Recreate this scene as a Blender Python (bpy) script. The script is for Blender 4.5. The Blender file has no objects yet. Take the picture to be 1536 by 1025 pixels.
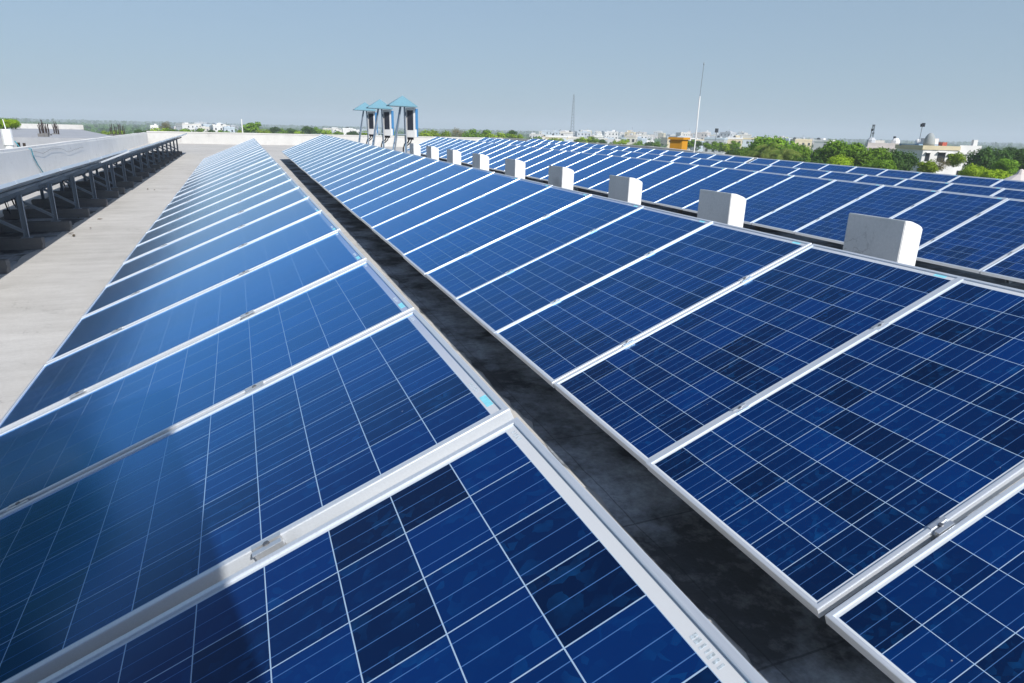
import bpy, bmesh, math, random
from mathutils import Vector, Matrix, noise
R = math.radians
sc = bpy.context.scene
COL = sc.collection
# ---------------------------------------------------------------- camera
CR = Vector((0.93083442, -0.36467255, 0.02368992))
CU = Vector((0.09059157, 0.29306726, 0.95179029))
CF = Vector((0.35403453, 0.88381305, -0.30583335))
FPX, CX, CY = 983.6, 766.8, 513.0
cam_d = bpy.data.cameras.new("camera")
cam = bpy.data.objects.new("camera", cam_d)
COL.objects.link(cam)
cam_d.sensor_width = 36.0
cam_d.lens = FPX / 1536 * 36.0
cam_d.shift_x = (768 - CX) / 1536
cam_d.shift_y = (CY - 512.5) / 1536
cam_d.clip_start = 0.05
cam_d.clip_end = 12000
M = Matrix((CR, CU, -CF)).transposed().to_4x4()
cam.matrix_world = M
sc.camera = cam
# ---------------------------------------------------------------- light
SUN_EL, SUN_AZ = R(39), R(169)          # azimuth clockwise from +Y
w = bpy.data.worlds.new("World"); sc.world = w; w.use_nodes = True
nt = w.node_tree; bg = nt.nodes["Background"]
sky = nt.nodes.new("ShaderNodeTexSky"); sky.sky_type = 'NISHITA'; sky.sun_disc = False
sky.sun_elevation = SUN_EL; sky.sun_rotation = SUN_AZ
sky.air_density = 0.8; sky.dust_density = 1.0; sky.ozone_density = 4.5; sky.altitude = 300
# a hazy day: the clear sky is veiled by an even pale layer, thickest near the horizon
wtc = nt.nodes.new("ShaderNodeTexCoord"); wsp = nt.nodes.new("ShaderNodeSeparateXYZ"); nt.links.new(wtc.outputs['Generated'], wsp.inputs[0])
wmr = nt.nodes.new("ShaderNodeMapRange"); nt.links.new(wsp.outputs[2], wmr.inputs[0])
for i_, q_ in enumerate((0.0, .75, .88, .12)): wmr.inputs[i_ + 1].default_value = q_
wmx = nt.nodes.new("ShaderNodeMix"); wmx.data_type = 'RGBA'; nt.links.new(wmr.outputs[0], wmx.inputs[0]); nt.links.new(sky.outputs[0], wmx.inputs[6]); wmx.inputs[7].default_value = (2.22, 3.02, 3.66, 1)
nt.links.new(wmx.outputs[2], bg.inputs[0]); bg.inputs[1].default_value = 0.130
sd = bpy.data.lights.new("sun", 'SUN'); sd.energy = 5.0; sd.angle = R(0.53); sd.color = (1.0, 0.95, 0.88)
so = bpy.data.objects.new("sun", sd); COL.objects.link(so)
sdir = Vector((math.sin(SUN_AZ) * math.cos(SUN_EL), math.cos(SUN_AZ) * math.cos(SUN_EL), math.sin(SUN_EL)))
so.rotation_euler = sdir.to_track_quat('Z', 'Y').to_euler(); so.location = (0, -20, 30)
vs = sc.view_settings
vs.view_transform = 'Standard'; vs.look = 'None'; vs.gamma = 1.0; vs.use_curve_mapping = False; vs.exposure = 0.14
sc.cycles.max_bounces = 6; sc.cycles.diffuse_bounces = 3; sc.cycles.glossy_bounces = 3
sc.cycles.volume_bounces = 1
GROUND = -14.0
def haze_box():
    me = bpy.data.meshes.new('haze'); bm = bmesh.new(); x = 5200
    vs_ = [bm.verts.new((a, b_, c)) for c in (GROUND - 1, 62) for b_ in (-900, x) for a in (-x, x)]
    for f in ((0, 2, 3, 1), (4, 5, 7, 6), (0, 1, 5, 4), (2, 6, 7, 3), (0, 4, 6, 2), (1, 3, 7, 5)): bm.faces.new([vs_[i] for i in f])
    bm.to_mesh(me); bm.free(); m = bpy.data.materials.new('haze'); m.use_nodes = True; t = m.node_tree; t.nodes.clear()
    o = t.nodes.new('ShaderNodeOutputMaterial'); v = t.nodes.new('ShaderNodeVolumePrincipled'); v.inputs['Color'].default_value = (.78, .88, 1.0, 1); v.inputs['Density'].default_value = .0005; v.inputs['Anisotropy'].default_value = 0.0
    t.links.new(v.outputs[0], o.inputs['Volume']); me.materials.append(m); ob = bpy.data.objects.new('haze', me); COL.objects.link(ob); ob['kind'] = 'stuff'; ob['label'] = 'pale blue haze over the far land'
haze_box()

# ---------------------------------------------------------------- materials
def mat(name):
    m = bpy.data.materials.new(name); m.use_nodes = True
    return m, m.node_tree, m.node_tree.nodes["Principled BSDF"]
class NB:
    """small helper around a node tree"""
    def __init__(s, nt): s.nt = nt
    def n(s, t, **k):
        x = s.nt.nodes.new(t)
        for a, b in k.items(): setattr(x, a, b)
        return x
    def l(s, a, b): s.nt.links.new(a, b)
    def m(s, op, a, b=None, c=None):
        x = s.n("ShaderNodeMath", operation=op)
        for i, v in enumerate((a, b, c)):
            if v is None: continue
            if isinstance(v, (int, float)): x.inputs[i].default_value = v
            else: s.l(v, x.inputs[i])
        return x.outputs[0]
    def mix(s, f, a, b, bl='MIX'):
        x = s.n("ShaderNodeMix", data_type='RGBA', blend_type=bl)
        for i, v in ((0, f), (6, a), (7, b)):
            if isinstance(v, (int, float)): x.inputs[i].default_value = v
            elif isinstance(v, tuple): x.inputs[i].default_value = (*v[:3], 1)
            else: s.l(v, x.inputs[i])
        return x.outputs[2]
    def mr(s, v, a, b, c=0.0, d=1.0):
        x = s.n("ShaderNodeMapRange"); s.l(v, x.inputs[0])
        for i, q in enumerate((a, b, c, d)): x.inputs[i + 1].default_value = q
        return x.outputs[0]
    def noise(s, vec, sc_, det=4, ro=.55, scl=(1, 1, 1)):
        mp = s.n("ShaderNodeMapping"); s.l(vec, mp.inputs[0]); mp.inputs[3].default_value = scl
        x = s.n("ShaderNodeTexNoise"); s.l(mp.outputs[0], x.inputs[0])
        x.inputs['Scale'].default_value = sc_; x.inputs['Detail'].default_value = det; x.inputs['Roughness'].default_value = ro
        return x.outputs[0]
    def bump(s, h, st, dist, bsdf):
        x = s.n("ShaderNodeBump"); x.inputs['Strength'].default_value = st; x.inputs['Distance'].default_value = dist
        s.l(h, x.inputs['Height']); s.l(x.outputs[0], bsdf.inputs['Normal'])

def simple(name, col, rough=.8, metal=0.0, nscale=3.0, var=.25, bump=0.0, spec=.3, objvar=0.0):
    m, t, b = mat(name); N = NB(t)
    tc = N.n("ShaderNodeTexCoord")
    nz = N.noise(tc.outputs['Object'], nscale, 5, .6)
    lo = tuple(c * (1 - var) for c in col); hi = tuple(min(1, c * (1 + var * .6)) for c in col)
    c = N.mix(N.mr(nz, .3, .7), lo, hi)
    if objvar:
        oi = N.n("ShaderNodeObjectInfo")
        c = N.mix(N.mr(oi.outputs['Random'], 0, 1, 0, objvar), c, (.22, .2, .17))
    N.l(c, b.inputs['Base Color'])
    b.inputs['Roughness'].default_value = rough; b.inputs['Metallic'].default_value = metal
    b.inputs['Specular IOR Level'].default_value = spec
    if bump: N.bump(nz, bump, .02, b)
    return m

W, PW, FT = 1.952, 0.992, 0.040       # panel length (along slope), width, frame depth
def laminate_mat():
    m, t, b = mat("solar_glass"); N = NB(t)
    tc = N.n("ShaderNodeTexCoord"); sp = N.n("ShaderNodeSeparateXYZ"); N.l(tc.outputs['Object'], sp.inputs[0])
    oi = N.n("ShaderNodeObjectInfo"); rnd = oi.outputs['Random']
    pc, pv = 0.1567, 0.1560
    u = N.m('DIVIDE', N.m('SUBTRACT', N.m('MULTIPLY', sp.outputs[0], -1), 0.046), pc)
    v = N.m('DIVIDE', N.m('SUBTRACT', sp.outputs[1], 0.028), pv)
    uf, vf = N.m('FRACT', u), N.m('FRACT', v)
    ui, vi = N.m('FLOOR', u), N.m('FLOOR', v)
    eu = N.m('ABSOLUTE', N.m('SUBTRACT', uf, .5)); ev = N.m('ABSOLUTE', N.m('SUBTRACT', vf, .5))
    g = .5 - 0.0013 / .156
    gap = N.m('MAXIMUM', N.m('GREATER_THAN', eu, g), N.m('GREATER_THAN', ev, g))
    inside = N.m('MULTIPLY', N.m('MULTIPLY', N.m('GREATER_THAN', u, 0), N.m('LESS_THAN', u, 12)),
                 N.m('MULTIPLY', N.m('GREATER_THAN', v, 0), N.m('LESS_THAN', v, 6)))
    white = N.m('MAXIMUM', gap, N.m('SUBTRACT', 1, inside))
    # busbars: three per cell running along the slope
    bf = N.m('ABSOLUTE', N.m('SUBTRACT', N.m('FRACT', N.m('MULTIPLY', vf, 3)), .5))
    bus = N.m('LESS_THAN', bf, 0.0009 / .052)
    # fingers across the cell, very fine
    # crystal flakes
    cv = N.n("ShaderNodeCombineXYZ"); N.l(ui, cv.inputs[0]); N.l(vi, cv.inputs[1]); N.l(N.m('MULTIPLY', rnd, 97.3), cv.inputs[2])
    wn = N.n("ShaderNodeTexWhiteNoise"); N.l(cv.outputs[0], wn.inputs[0])
    add = N.n("ShaderNodeVectorMath", operation='MULTIPLY_ADD'); N.l(wn.outputs['Color'], add.inputs[0]); add.inputs[1].default_value = (9, 9, 9); N.l(tc.outputs['Object'], add.inputs[2])
    nw = N.n("ShaderNodeTexNoise"); N.l(add.outputs[0], nw.inputs[0]); nw.inputs['Scale'].default_value = 14
    add2 = N.n("ShaderNodeVectorMath", operation='MULTIPLY_ADD'); N.l(nw.outputs['Color'], add2.inputs[0]); add2.inputs[1].default_value = (.05, .05, .05); N.l(add.outputs[0], add2.inputs[2])
    vo = N.n("ShaderNodeTexVoronoi"); N.l(add2.outputs[0], vo.inputs[0]); vo.inputs['Scale'].default_value = 42; vo.inputs['Randomness'].default_value = 1
    vs_ = N.n("ShaderNodeSeparateColor"); N.l(vo.outputs['Color'], vs_.inputs[0])
    fl = N.mr(vs_.outputs[0], .55, 1.0, 0, 1)
    big = N.noise(add.outputs[0], 9, 3, .6)
    fl = N.m('MULTIPLY', fl, N.mr(big, .45, .75, .06, 1.0))
    cell = N.mix(wn.outputs[0], (.0005, .0085, .042), (.0008, .0250, .135))
    cell = N.mix(N.m('MULTIPLY', fl, .5), cell, (.004, .080, .25))
    cell = N.mix(bus, cell, (.07, .17, .40))
    pan = N.mix(N.mr(rnd, 0, 1, 0, .5), cell, N.mix(1.0, cell, (.75, .85, .95), 'MULTIPLY'))
    base = N.mix(gap, pan, (.34, .48, .66)); base = N.mix(inside, (.62, .65, .68), base)
    # thin film of dust gathered unevenly, with a few specks
    d1 = N.noise(add.outputs[0], 1.3, 5, .6); 
    ctc = N.n("ShaderNodeVectorMath", operation='ADD'); N.l(tc.outputs['Object'], ctc.inputs[0]); 
    cr = N.n("ShaderNodeCombineXYZ"); N.l(N.m('MULTIPLY', rnd, 31.7), cr.inputs[0]); N.l(cr.outputs[0], ctc.inputs[1])
    d1 = N.noise(ctc.outputs[0], 1.6, 6, .65)
    spk = N.n("ShaderNodeTexVoronoi"); N.l(ctc.outputs[0], spk.inputs[0]); spk.inputs['Scale'].default_value = 9
    speck = N.m('LESS_THAN', spk.outputs['Distance'], .022)
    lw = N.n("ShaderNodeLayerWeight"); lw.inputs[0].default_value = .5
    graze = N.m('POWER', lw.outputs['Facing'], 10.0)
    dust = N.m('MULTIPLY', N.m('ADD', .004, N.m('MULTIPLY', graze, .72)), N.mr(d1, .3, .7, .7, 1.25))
    dust = N.m('MAXIMUM', dust, N.m('MULTIPLY', speck, .35))
    sv = N.n("ShaderNodeTexVoronoi"); N.l(ctc.outputs[0], sv.inputs[0]); sv.inputs['Scale'].default_value = 1.15
    drop = N.m('LESS_THAN', N.m('ADD', sv.outputs['Distance'], N.m('MULTIPLY', N.noise(ctc.outputs[0], 40, 3), .03)), .030)
    dust = N.m('MAXIMUM', dust, N.m('MULTIPLY', drop, .7))
    stk = N.noise(ctc.outputs[0], 3.0, 5, .7, (.35, 6, 1))
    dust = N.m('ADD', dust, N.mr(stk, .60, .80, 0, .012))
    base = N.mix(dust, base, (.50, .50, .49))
    N.l(base, b.inputs['Base Color'])
    b.inputs['Roughness'].default_value = .13
    b.inputs['IOR'].default_value = 1.5
    b.inputs['Specular IOR Level'].default_value = .1
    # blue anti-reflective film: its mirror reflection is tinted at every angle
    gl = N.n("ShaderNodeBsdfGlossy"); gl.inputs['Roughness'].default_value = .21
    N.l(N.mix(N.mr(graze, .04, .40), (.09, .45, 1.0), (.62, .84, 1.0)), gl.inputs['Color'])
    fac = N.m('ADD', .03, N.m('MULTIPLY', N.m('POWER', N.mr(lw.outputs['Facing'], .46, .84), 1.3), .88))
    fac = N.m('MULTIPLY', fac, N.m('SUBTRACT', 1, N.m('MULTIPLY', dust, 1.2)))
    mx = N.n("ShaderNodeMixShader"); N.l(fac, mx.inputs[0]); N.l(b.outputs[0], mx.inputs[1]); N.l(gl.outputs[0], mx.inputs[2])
    N.l(mx.outputs[0], t.nodes["Material Output"].inputs[0])
    return m
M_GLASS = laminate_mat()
M_BACK = simple("backsheet", (.62, .64, .66), .6, nscale=8, var=.08)
def alu(name, col, rough, metal, streak=(60, 2, 60)):
    m, t, b = mat(name); N = NB(t); tc = N.n("ShaderNodeTexCoord")
    nz = N.noise(tc.outputs['Object'], 3, 4, .6, streak)
    N.l(N.mix(N.mr(nz, .3, .7), tuple(c * .93 for c in col), col), b.inputs['Base Color'])
    N.l(N.mr(nz, .3, .7, rough - .06, rough + .08), b.inputs['Roughness'])
    b.inputs['Metallic'].default_value = metal
    return m
M_ALU = alu("anodised_aluminium", (.74, .79, .85), .36, .5)
M_CLAMP = alu("clamp_aluminium", (.80, .82, .84), .35, .8)
M_STEEL = alu("galvanised_steel", (.24, .28, .33), .55, .35, (4, 4, 4))
M_BOLT = simple("bolt_steel", (.25, .25, .26), .4, .8)
M_CYAN = simple("cyan_sticker", (.25, .72, .85), .5, nscale=60, var=.15)
M_PALE = simple("grey_print", (.50, .58, .64), .6, nscale=200, var=.5)
M_BLACK = simple("black_rubber", (.015, .015, .018), .5)

def concrete(name, base, dark, streaks=True, joints=0.0):
    m, t, b = mat(name); N = NB(t); tc = N.n("ShaderNodeTexCoord"); o = tc.outputs['Object']
    n1 = N.noise(o, .35, 6, .6); n2 = N.noise(o, 2.2, 8, .65); n3 = N.noise(o, 1.2, 6, .7, (.5, 3.2, 1) if streaks else (1, 1, 1))
    n4 = N.noise(o, 45, 3, .6)
    f = N.m('ADD', N.m('MULTIPLY', N.mr(n1, .35, .7), .35), N.m('ADD', N.m('MULTIPLY', N.mr(n2, .35, .7), .30), N.m('MULTIPLY', N.mr(n3, .35, .68), .35)))
    f = N.m('MULTIPLY', f, 1.15); c = N.mix(f, base, dark)
    st_ = N.noise(o, .9, 7, .75); c = N.mix(N.mr(st_, .60, .72, 0, .55), c, tuple(x * .55 for x in dark))
    vo = N.n("ShaderNodeTexVoronoi"); N.l(o, vo.inputs[0]); vo.inputs['Scale'].default_value = 1.7
    sp = N.m('MULTIPLY', N.m('LESS_THAN', N.m('ADD', vo.outputs['Distance'], N.m('MULTIPLY', n4, .06)), .075), .75)
    c = N.mix(N.m('MULTIPLY', sp, N.mr(n2, .45, .5)), c, tuple(x * .25 for x in dark))
    c = N.mix(N.mr(n4, .3, .7, 0, .18), c, tuple(x * .6 for x in dark))
    if joints:
        s = N.n("ShaderNodeSeparateXYZ"); N.l(o, s.inputs[0])
        jit = N.m('MULTIPLY', N.m('SUBTRACT', N.noise(o, 3, 3), .5), .02)
        jx = N.m('ABSOLUTE', N.m('SUBTRACT', N.m('FRACT', N.m('DIVIDE', N.m('ADD', s.outputs[0], jit), joints)), .5))
        jy = N.m('ABSOLUTE', N.m('SUBTRACT', N.m('FRACT', N.m('DIVIDE', N.m('ADD', s.outputs[1], jit), joints)), .5))
        j = N.m('LESS_THAN', N.m('MINIMUM', jx, jy), .0045 / joints)
        c = N.mix(N.m('MULTIPLY', j, .6), c, tuple(x * .22 for x in dark))
    rg = N.m('ABSOLUTE', N.m('SUBTRACT', N.noise(o, 1.6, 5, .55), .5))
    ck = N.m('MULTIPLY', N.m('LESS_THAN', rg, .0035), N.mr(n2, .5, .6, 0, .28))
    c = N.mix(ck, c, tuple(x * .35 for x in dark))
    N.l(c, b.inputs['Base Color']); b.inputs['Roughness'].default_value = .88; b.inputs['Specular IOR Level'].default_value = .25
    N.bump(n2, .25, .02, b)
    return m
M_FLOOR = concrete("roof_screed", (.60, .59, .57), (.40, .39, .37), True, 0)
M_WALL = concrete("parapet_plaster", (.60, .60, .59), (.48, .48, .47), False)
M_LWALL = concrete("left_parapet_whitewash", (.86, .86, .85), (.72, .72, .71), False)
M_WHITE = concrete("white_plaster", (.86, .87, .87), (.66, .68, .69), False)
M_CONC = concrete("block_concrete", (.20, .20, .20), (.11, .11, .115), False)

# ---------------------------------------------------------------- helpers
def link(name, bm, mats, parent=None, smooth=False):
    me = bpy.data.meshes.new(name)
    bm.normal_update(); bm.to_mesh(me); bm.free()
    for m in (mats if isinstance(mats, (list, tuple)) else [mats]): me.materials.append(m)
    if smooth:
        for p in me.polygons: p.use_smooth = True
    o = bpy.data.objects.new(name, me); COL.objects.link(o)
    if parent: o.parent = parent
    return o
def tag(o, label=None, cat=None, group=None, kind=None):
    if label: o['label'] = label
    if cat: o['category'] = cat
    if group: o['group'] = group
    if kind: o['kind'] = kind
    return o
def empty(name, loc=(0, 0, 0), rz=0):
    o = bpy.data.objects.new(name, None); COL.objects.link(o); o.location = loc; o.rotation_euler = (0, 0, rz)
    o.empty_display_size = .2
    return o
def box(bm, x0, x1, y0, y1, z0, z1, mi=0, mtx=None):
    vs = [bm.verts.new((x, y, z)) for z in (z0, z1) for y in (y0, y1) for x in (x0, x1)]
    for f in ((0, 2, 3, 1), (4, 5, 7, 6), (0, 1, 5, 4), (2, 6, 7, 3), (0, 4, 6, 2), (1, 3, 7, 5)):
        q = bm.faces.new([vs[i] for i in f]); q.material_index = mi
    if mtx is not None:
        for v in vs: v.co = mtx @ v.co
    return vs
def bevel(bm, wd, seg=2):
    bmesh.ops.bevel(bm, geom=[e for e in bm.edges], offset=wd, segments=seg, affect='EDGES', profile=.6)
def bar(bm, a, b, wx, wz, mi=0):
    a, b = Vector(a), Vector(b); d = b - a; L = d.length
    q = d.to_track_quat('Z', 'Y').to_matrix().to_4x4(); q.translation = a
    box(bm, -wx / 2, wx / 2, -wz / 2, wz / 2, 0, L, mi, q)
def channel(bm, a, b, wx, wz, t=.004):
    """C-section member from a to b"""
    a, b = Vector(a), Vector(b); d = b - a; L = d.length
    q = d.to_track_quat('Z', 'Y').to_matrix().to_4x4(); q.translation = a
    box(bm, -wx / 2, wx / 2, -wz / 2, -wz / 2 + t, 0, L, 0, q)
    box(bm, -wx / 2, -wx / 2 + t, -wz / 2 + t, wz / 2, 0, L, 0, q)
    box(bm, wx / 2 - t, wx / 2, -wz / 2 + t, wz / 2, 0, L, 0, q)
def tube(bm, pts, r, seg=8, r2=None):
    rings = []
    n = len(pts)
    for i, p in enumerate(pts):
        p = Vector(p); d = (Vector(pts[min(i + 1, n - 1)]) - Vector(pts[max(i - 1, 0)])).normalized()
        q = d.to_track_quat('Z', 'Y'); rr = r if r2 is None else r + (r2 - r) * i / (n - 1)
        rings.append([bm.verts.new(p + q @ Vector((rr * math.cos(6.2832 * k / seg), rr * math.sin(6.2832 * k / seg), 0))) for k in range(seg)])
    for a, b in zip(rings, rings[1:]):
        for k in range(seg): bm.faces.new((a[k], a[(k + 1) % seg], b[(k + 1) % seg], b[k]))
    bm.faces.new(rings[0][::-1]); bm.faces.new(rings[-1])
def lathe(bm, prof, seg=24, cx=0, cy=0):
    rings = [[bm.verts.new((cx + r * math.cos(6.2832 * k / seg), cy + r * math.sin(6.2832 * k / seg), z)) for k in range(seg)] for r, z in prof]
    for a, b in zip(rings, rings[1:]):
        for k in range(seg): bm.faces.new((a[k], a[(k + 1) % seg], b[(k + 1) % seg], b[k]))
    bm.faces.new(rings[0][::-1]); bm.faces.new(rings[-1])
def copy_tree(o, parent=None):
    c = o.copy(); COL.objects.link(c)
    if parent: c.parent = parent
    for ch in o.children: copy_tree(ch, c)
    return c
ONES = "zeroth first second third fourth fifth sixth seventh eighth ninth tenth eleventh twelfth thirteenth fourteenth fifteenth sixteenth seventeenth eighteenth nineteenth".split()
def ordinal(n):
    if n < 20: return ONES[n]
    t = {2: 'twenty', 3: 'thirty', 4: 'forty', 5: 'fifty'}[n // 10]
    return t.replace('ty', 'tieth') if n % 10 == 0 else t + '-' + ONES[n % 10]
def ray(px, py): return CF + CR * ((px - CX) / FPX) - CU * ((py - CY) / FPX)
def at(px, py, dist):
    """point at horizontal distance dist in the direction of photo pixel px, py"""
    d = ray(px, py); return d * (dist / math.hypot(d.x, d.y))
SL = 0.011
def roofz(y): return -1.705 + SL * (y - 5)

# ---------------------------------------------------------------- ground and roof
m, t, b = mat("far_ground"); N = NB(t); tc = N.n("ShaderNodeTexCoord")
n1 = N.noise(tc.outputs['Object'], .004, 6, .6); n2 = N.noise(tc.outputs['Object'], .03, 5, .6)
N.l(N.mix(N.mr(n2, .4, .6), N.mix(N.mr(n1, .4, .6), (.20, .17, .12), (.10, .12, .06)), (.06, .085, .035)), b.inputs['Base Color']); b.inputs['Roughness'].default_value = .95
bm = bmesh.new(); bmesh.ops.create_grid(bm, x_segments=2, y_segments=2, size=9000)
g = link("ground", bm, m); g.location.z = GROUND; tag(g, kind='structure')

RX0, RX1, RY0, RY1 = -5.6, 18.2, -12.0, 48.0
bm = bmesh.new()
vsb = [bm.verts.new((x, y, roofz(y))) for x, y in ((RX0, RY0), (RX1, RY0), (RX1, RY1), (RX0, RY1))]
bm.faces.new(vsb)
r = bmesh.ops.extrude_face_region(bm, geom=bm.faces[:])
for v in r['geom']:
    if isinstance(v, bmesh.types.BMVert): v.co.z = GROUND
roof = link("roof_terrace", bm, M_FLOOR); tag(roof, kind='structure')

m, t, b = mat("painted_shade"); N = NB(t); tc = N.n("ShaderNodeTexCoord"); o_ = tc.outputs['Object']  # mottled dark floor colour that paints in the deep shade under the panel rows
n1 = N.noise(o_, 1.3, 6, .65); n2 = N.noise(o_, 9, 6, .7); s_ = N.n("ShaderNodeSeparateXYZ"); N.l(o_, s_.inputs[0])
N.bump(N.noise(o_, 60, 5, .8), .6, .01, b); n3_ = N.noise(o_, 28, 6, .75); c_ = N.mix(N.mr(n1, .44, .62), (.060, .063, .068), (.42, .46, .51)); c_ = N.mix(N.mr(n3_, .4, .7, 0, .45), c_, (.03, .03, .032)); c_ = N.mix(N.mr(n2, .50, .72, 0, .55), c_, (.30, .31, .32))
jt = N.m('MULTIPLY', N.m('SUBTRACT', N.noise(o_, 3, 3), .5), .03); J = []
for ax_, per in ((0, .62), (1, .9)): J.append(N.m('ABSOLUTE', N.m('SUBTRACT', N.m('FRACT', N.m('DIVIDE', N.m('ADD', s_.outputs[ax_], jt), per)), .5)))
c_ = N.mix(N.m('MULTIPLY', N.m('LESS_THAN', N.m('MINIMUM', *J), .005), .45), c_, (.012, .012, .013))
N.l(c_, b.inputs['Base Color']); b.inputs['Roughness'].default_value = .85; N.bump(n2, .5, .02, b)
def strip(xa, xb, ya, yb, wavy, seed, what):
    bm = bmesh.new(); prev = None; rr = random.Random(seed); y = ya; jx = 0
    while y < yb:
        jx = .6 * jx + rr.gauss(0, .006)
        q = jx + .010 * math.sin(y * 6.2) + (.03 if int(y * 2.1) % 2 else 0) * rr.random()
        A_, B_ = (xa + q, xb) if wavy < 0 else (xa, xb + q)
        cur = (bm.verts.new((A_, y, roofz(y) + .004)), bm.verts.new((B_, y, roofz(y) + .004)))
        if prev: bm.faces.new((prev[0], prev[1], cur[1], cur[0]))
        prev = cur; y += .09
    tag(link("shade_strip", bm, m), what, kind='structure')
strip(1.475, 3.5, -1.0, 31.2, -1, 2, 'dark strip of painted shade on the roof under the second panel row')
strip(-3.95, -2.68, 4.0, 35.5, 1, 3, 'dark strip of painted shade on the roof under the raised row')
strip(8.12, 10.4, 3.5, 37.0, -1, 4, 'dark strip of painted shade on the roof under the third panel row')

def parapet(name, a, b, thick, ztop_a, ztop_b, label, mw=None):
    mw = mw or M_WALL
    """wall on the roof from a to b (x,y); inner face on the left of a->b"""
    a, b = Vector((*a, 0)), Vector((*b, 0)); d = (b - a).normalized(); nrm = Vector((d.y, -d.x, 0))
    root = empty(name, (a.x, a.y, roofz(a.y)))
    def prism(nm, o0, o1, lo, hi, mt):
        bm = bmesh.new(); seg = max(2, int((b - a).length / 1.5)); rows = []
        for i in range(seg + 1):
            f = i / seg; p = a.lerp(b, f); zt = ztop_a + (ztop_b - ztop_a) * f; zb = roofz(p.y) - .02
            j = .004 * math.sin(i * 2.3) + .003 * math.sin(i * 5.1)
            q0, q1 = p + nrm * o0, p + nrm * o1
            z0 = zb if lo is None else zt + lo
            rows.append([bm.verts.new(Vector((q.x, q.y, z)) - root.location) for q, z in ((q0, z0), (q1, z0), (q1, zt + hi + j), (q0, zt + hi + j))])
        for A, B in zip(rows, rows[1:]):
            for k in range(4): bm.faces.new((A[k], A[(k + 1) % 4], B[(k + 1) % 4], B[k]))
        bm.faces.new(rows[0][::-1]); bm.faces.new(rows[-1])
        return link(nm, bm, mt, root)
    prism('wall', 0, thick, None, -.07, mw)
    prism('coping', -.025, thick + .025, -.07, 0, mw)
    tag(root, label, 'parapet')
    return root
parapet('parapet', (-5.4, -11.0), (-5.4, 47.6), -.2, -.86, -.60, 'long white plastered parapet on the left, behind the raised panel row', M_LWALL)
parapet('parapet', (-5.45, 48.0), (18.2, 48.0), .2, -.52, -.50, 'white parapet across the far end of the roof')
parapet('parapet', (18.0, 19.8), (18.0, 28), .2, -.77, -.53, 'bluish shaded parapet on the right beyond the farthest panel row')
parapet('parapet', (18.0, 28.01), (18.0, 47.6), .2, -.53, -.48, 'far part of the right parapet, beyond the outermost panels')
parapet('parapet', (18.0, -11.0), (18.0, 19.6), .2, -1.5, -1.25, 'low kerb-like parapet on the right below the farthest panel row')

# ---------------------------------------------------------------- solar panel prototype
def ring_loops(bm, loops, close=True):
    rs = []
    for ins, z in loops:
        x0, x1, y0, y1 = -W + ins, -ins, ins, PW - ins
        rs.append([bm.verts.new(c) for c in ((x0, y0, z), (x1, y0, z), (x1, y1, z), (x0, y1, z))])
    n = len(rs)
    for i in range(n if close else n - 1):
        A, B = rs[i], rs[(i + 1) % n]
        for k in range(4): bm.faces.new((A[k], A[(k + 1) % 4], B[(k + 1) % 4], B[k]))
bm = bmesh.new()
ring_loops(bm, [(0, -FT), (0, -.0035), (.0012, -.0008), (.0035, 0), (.0150, 0), (.0172, -.0008), (.0180, -.003), (.0180, -.0062), (.0185, -.0118), (.004, -.0118), (.004, -.038), (.028, -.038), (.028, -FT)])
bm.normal_update(); bmesh.ops.recalc_face_normals(bm, faces=bm.faces)
panel = empty('solar_panel')
fr = link('frame', bm, M_ALU, panel)
bm = bmesh.new()
vsb = box(bm, -W + .012, -.012, .012, PW - .012, -.0110, -.0060)
bm.faces.ensure_lookup_table(); bm.faces[0].material_index = 1
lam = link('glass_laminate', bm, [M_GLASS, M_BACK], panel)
# stickers under the glass edge on the wide white margin
def sticker(nm, x0, x1, y0, y1, mt, par, z=-.0057):
    bm = bmesh.new(); box(bm, x0, x1, y0, y1, z - .0004, z)
    return link(nm, bm, mt, par)
sticker('sticker', -.041, -.022, .070, .135, M_CYAN, lam)
def prints(par, y0, n, gap_=.010):
    bm = bmesh.new(); rr = random.Random(3)
    for i in range(n):
        wdt = .003 + .004 * rr.random()
        box(bm, -.040 + .003 * rr.random(), -.027, y0 + i * gap_, y0 + i * gap_ + wdt, -.0061, -.0056)
    return link('printed_code', bm, M_PALE, par)
prints(lam, .17, 7); prints(lam, .905, 5)
# junction box and lead on the back
bm = bmesh.new(); box(bm, -.20, -.09, PW / 2 - .06, PW / 2 + .06, -.035, -.0112); bevel(bm, .004)
jb = link('junction_box', bm, M_BLACK, panel)
PROTO = panel
def clamp_mesh():
    bm = bmesh.new()
    box(bm, -.035, .035, -.021, -.0085, .0006, .0040); box(bm, -.035, .035, .0085, .021, .0006, .0040)
    box(bm, -.035, .035, -.0085, -.0055, -.030, .0040); box(bm, -.035, .035, .0055, .0085, -.030, .0040)
    box(bm, -.035, .035, -.0055, .0055, -.018, -.014)
    me = bpy.data.meshes.new('clamp'); bm.normal_update(); bm.to_mesh(me); bm.free(); me.materials.append(M_CLAMP)
    bm = bmesh.new(); lathe(bm, [(.0045, -.014), (.0045, .001), (.0078, .001), (.0078, .007)], 6)
    mb = bpy.data.meshes.new('bolt'); bm.normal_update(); bm.to_mesh(mb); bm.free(); mb.materials.append(M_BOLT)
    return me, mb
ME_CLAMP, ME_BOLT = clamp_mesh()

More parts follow.
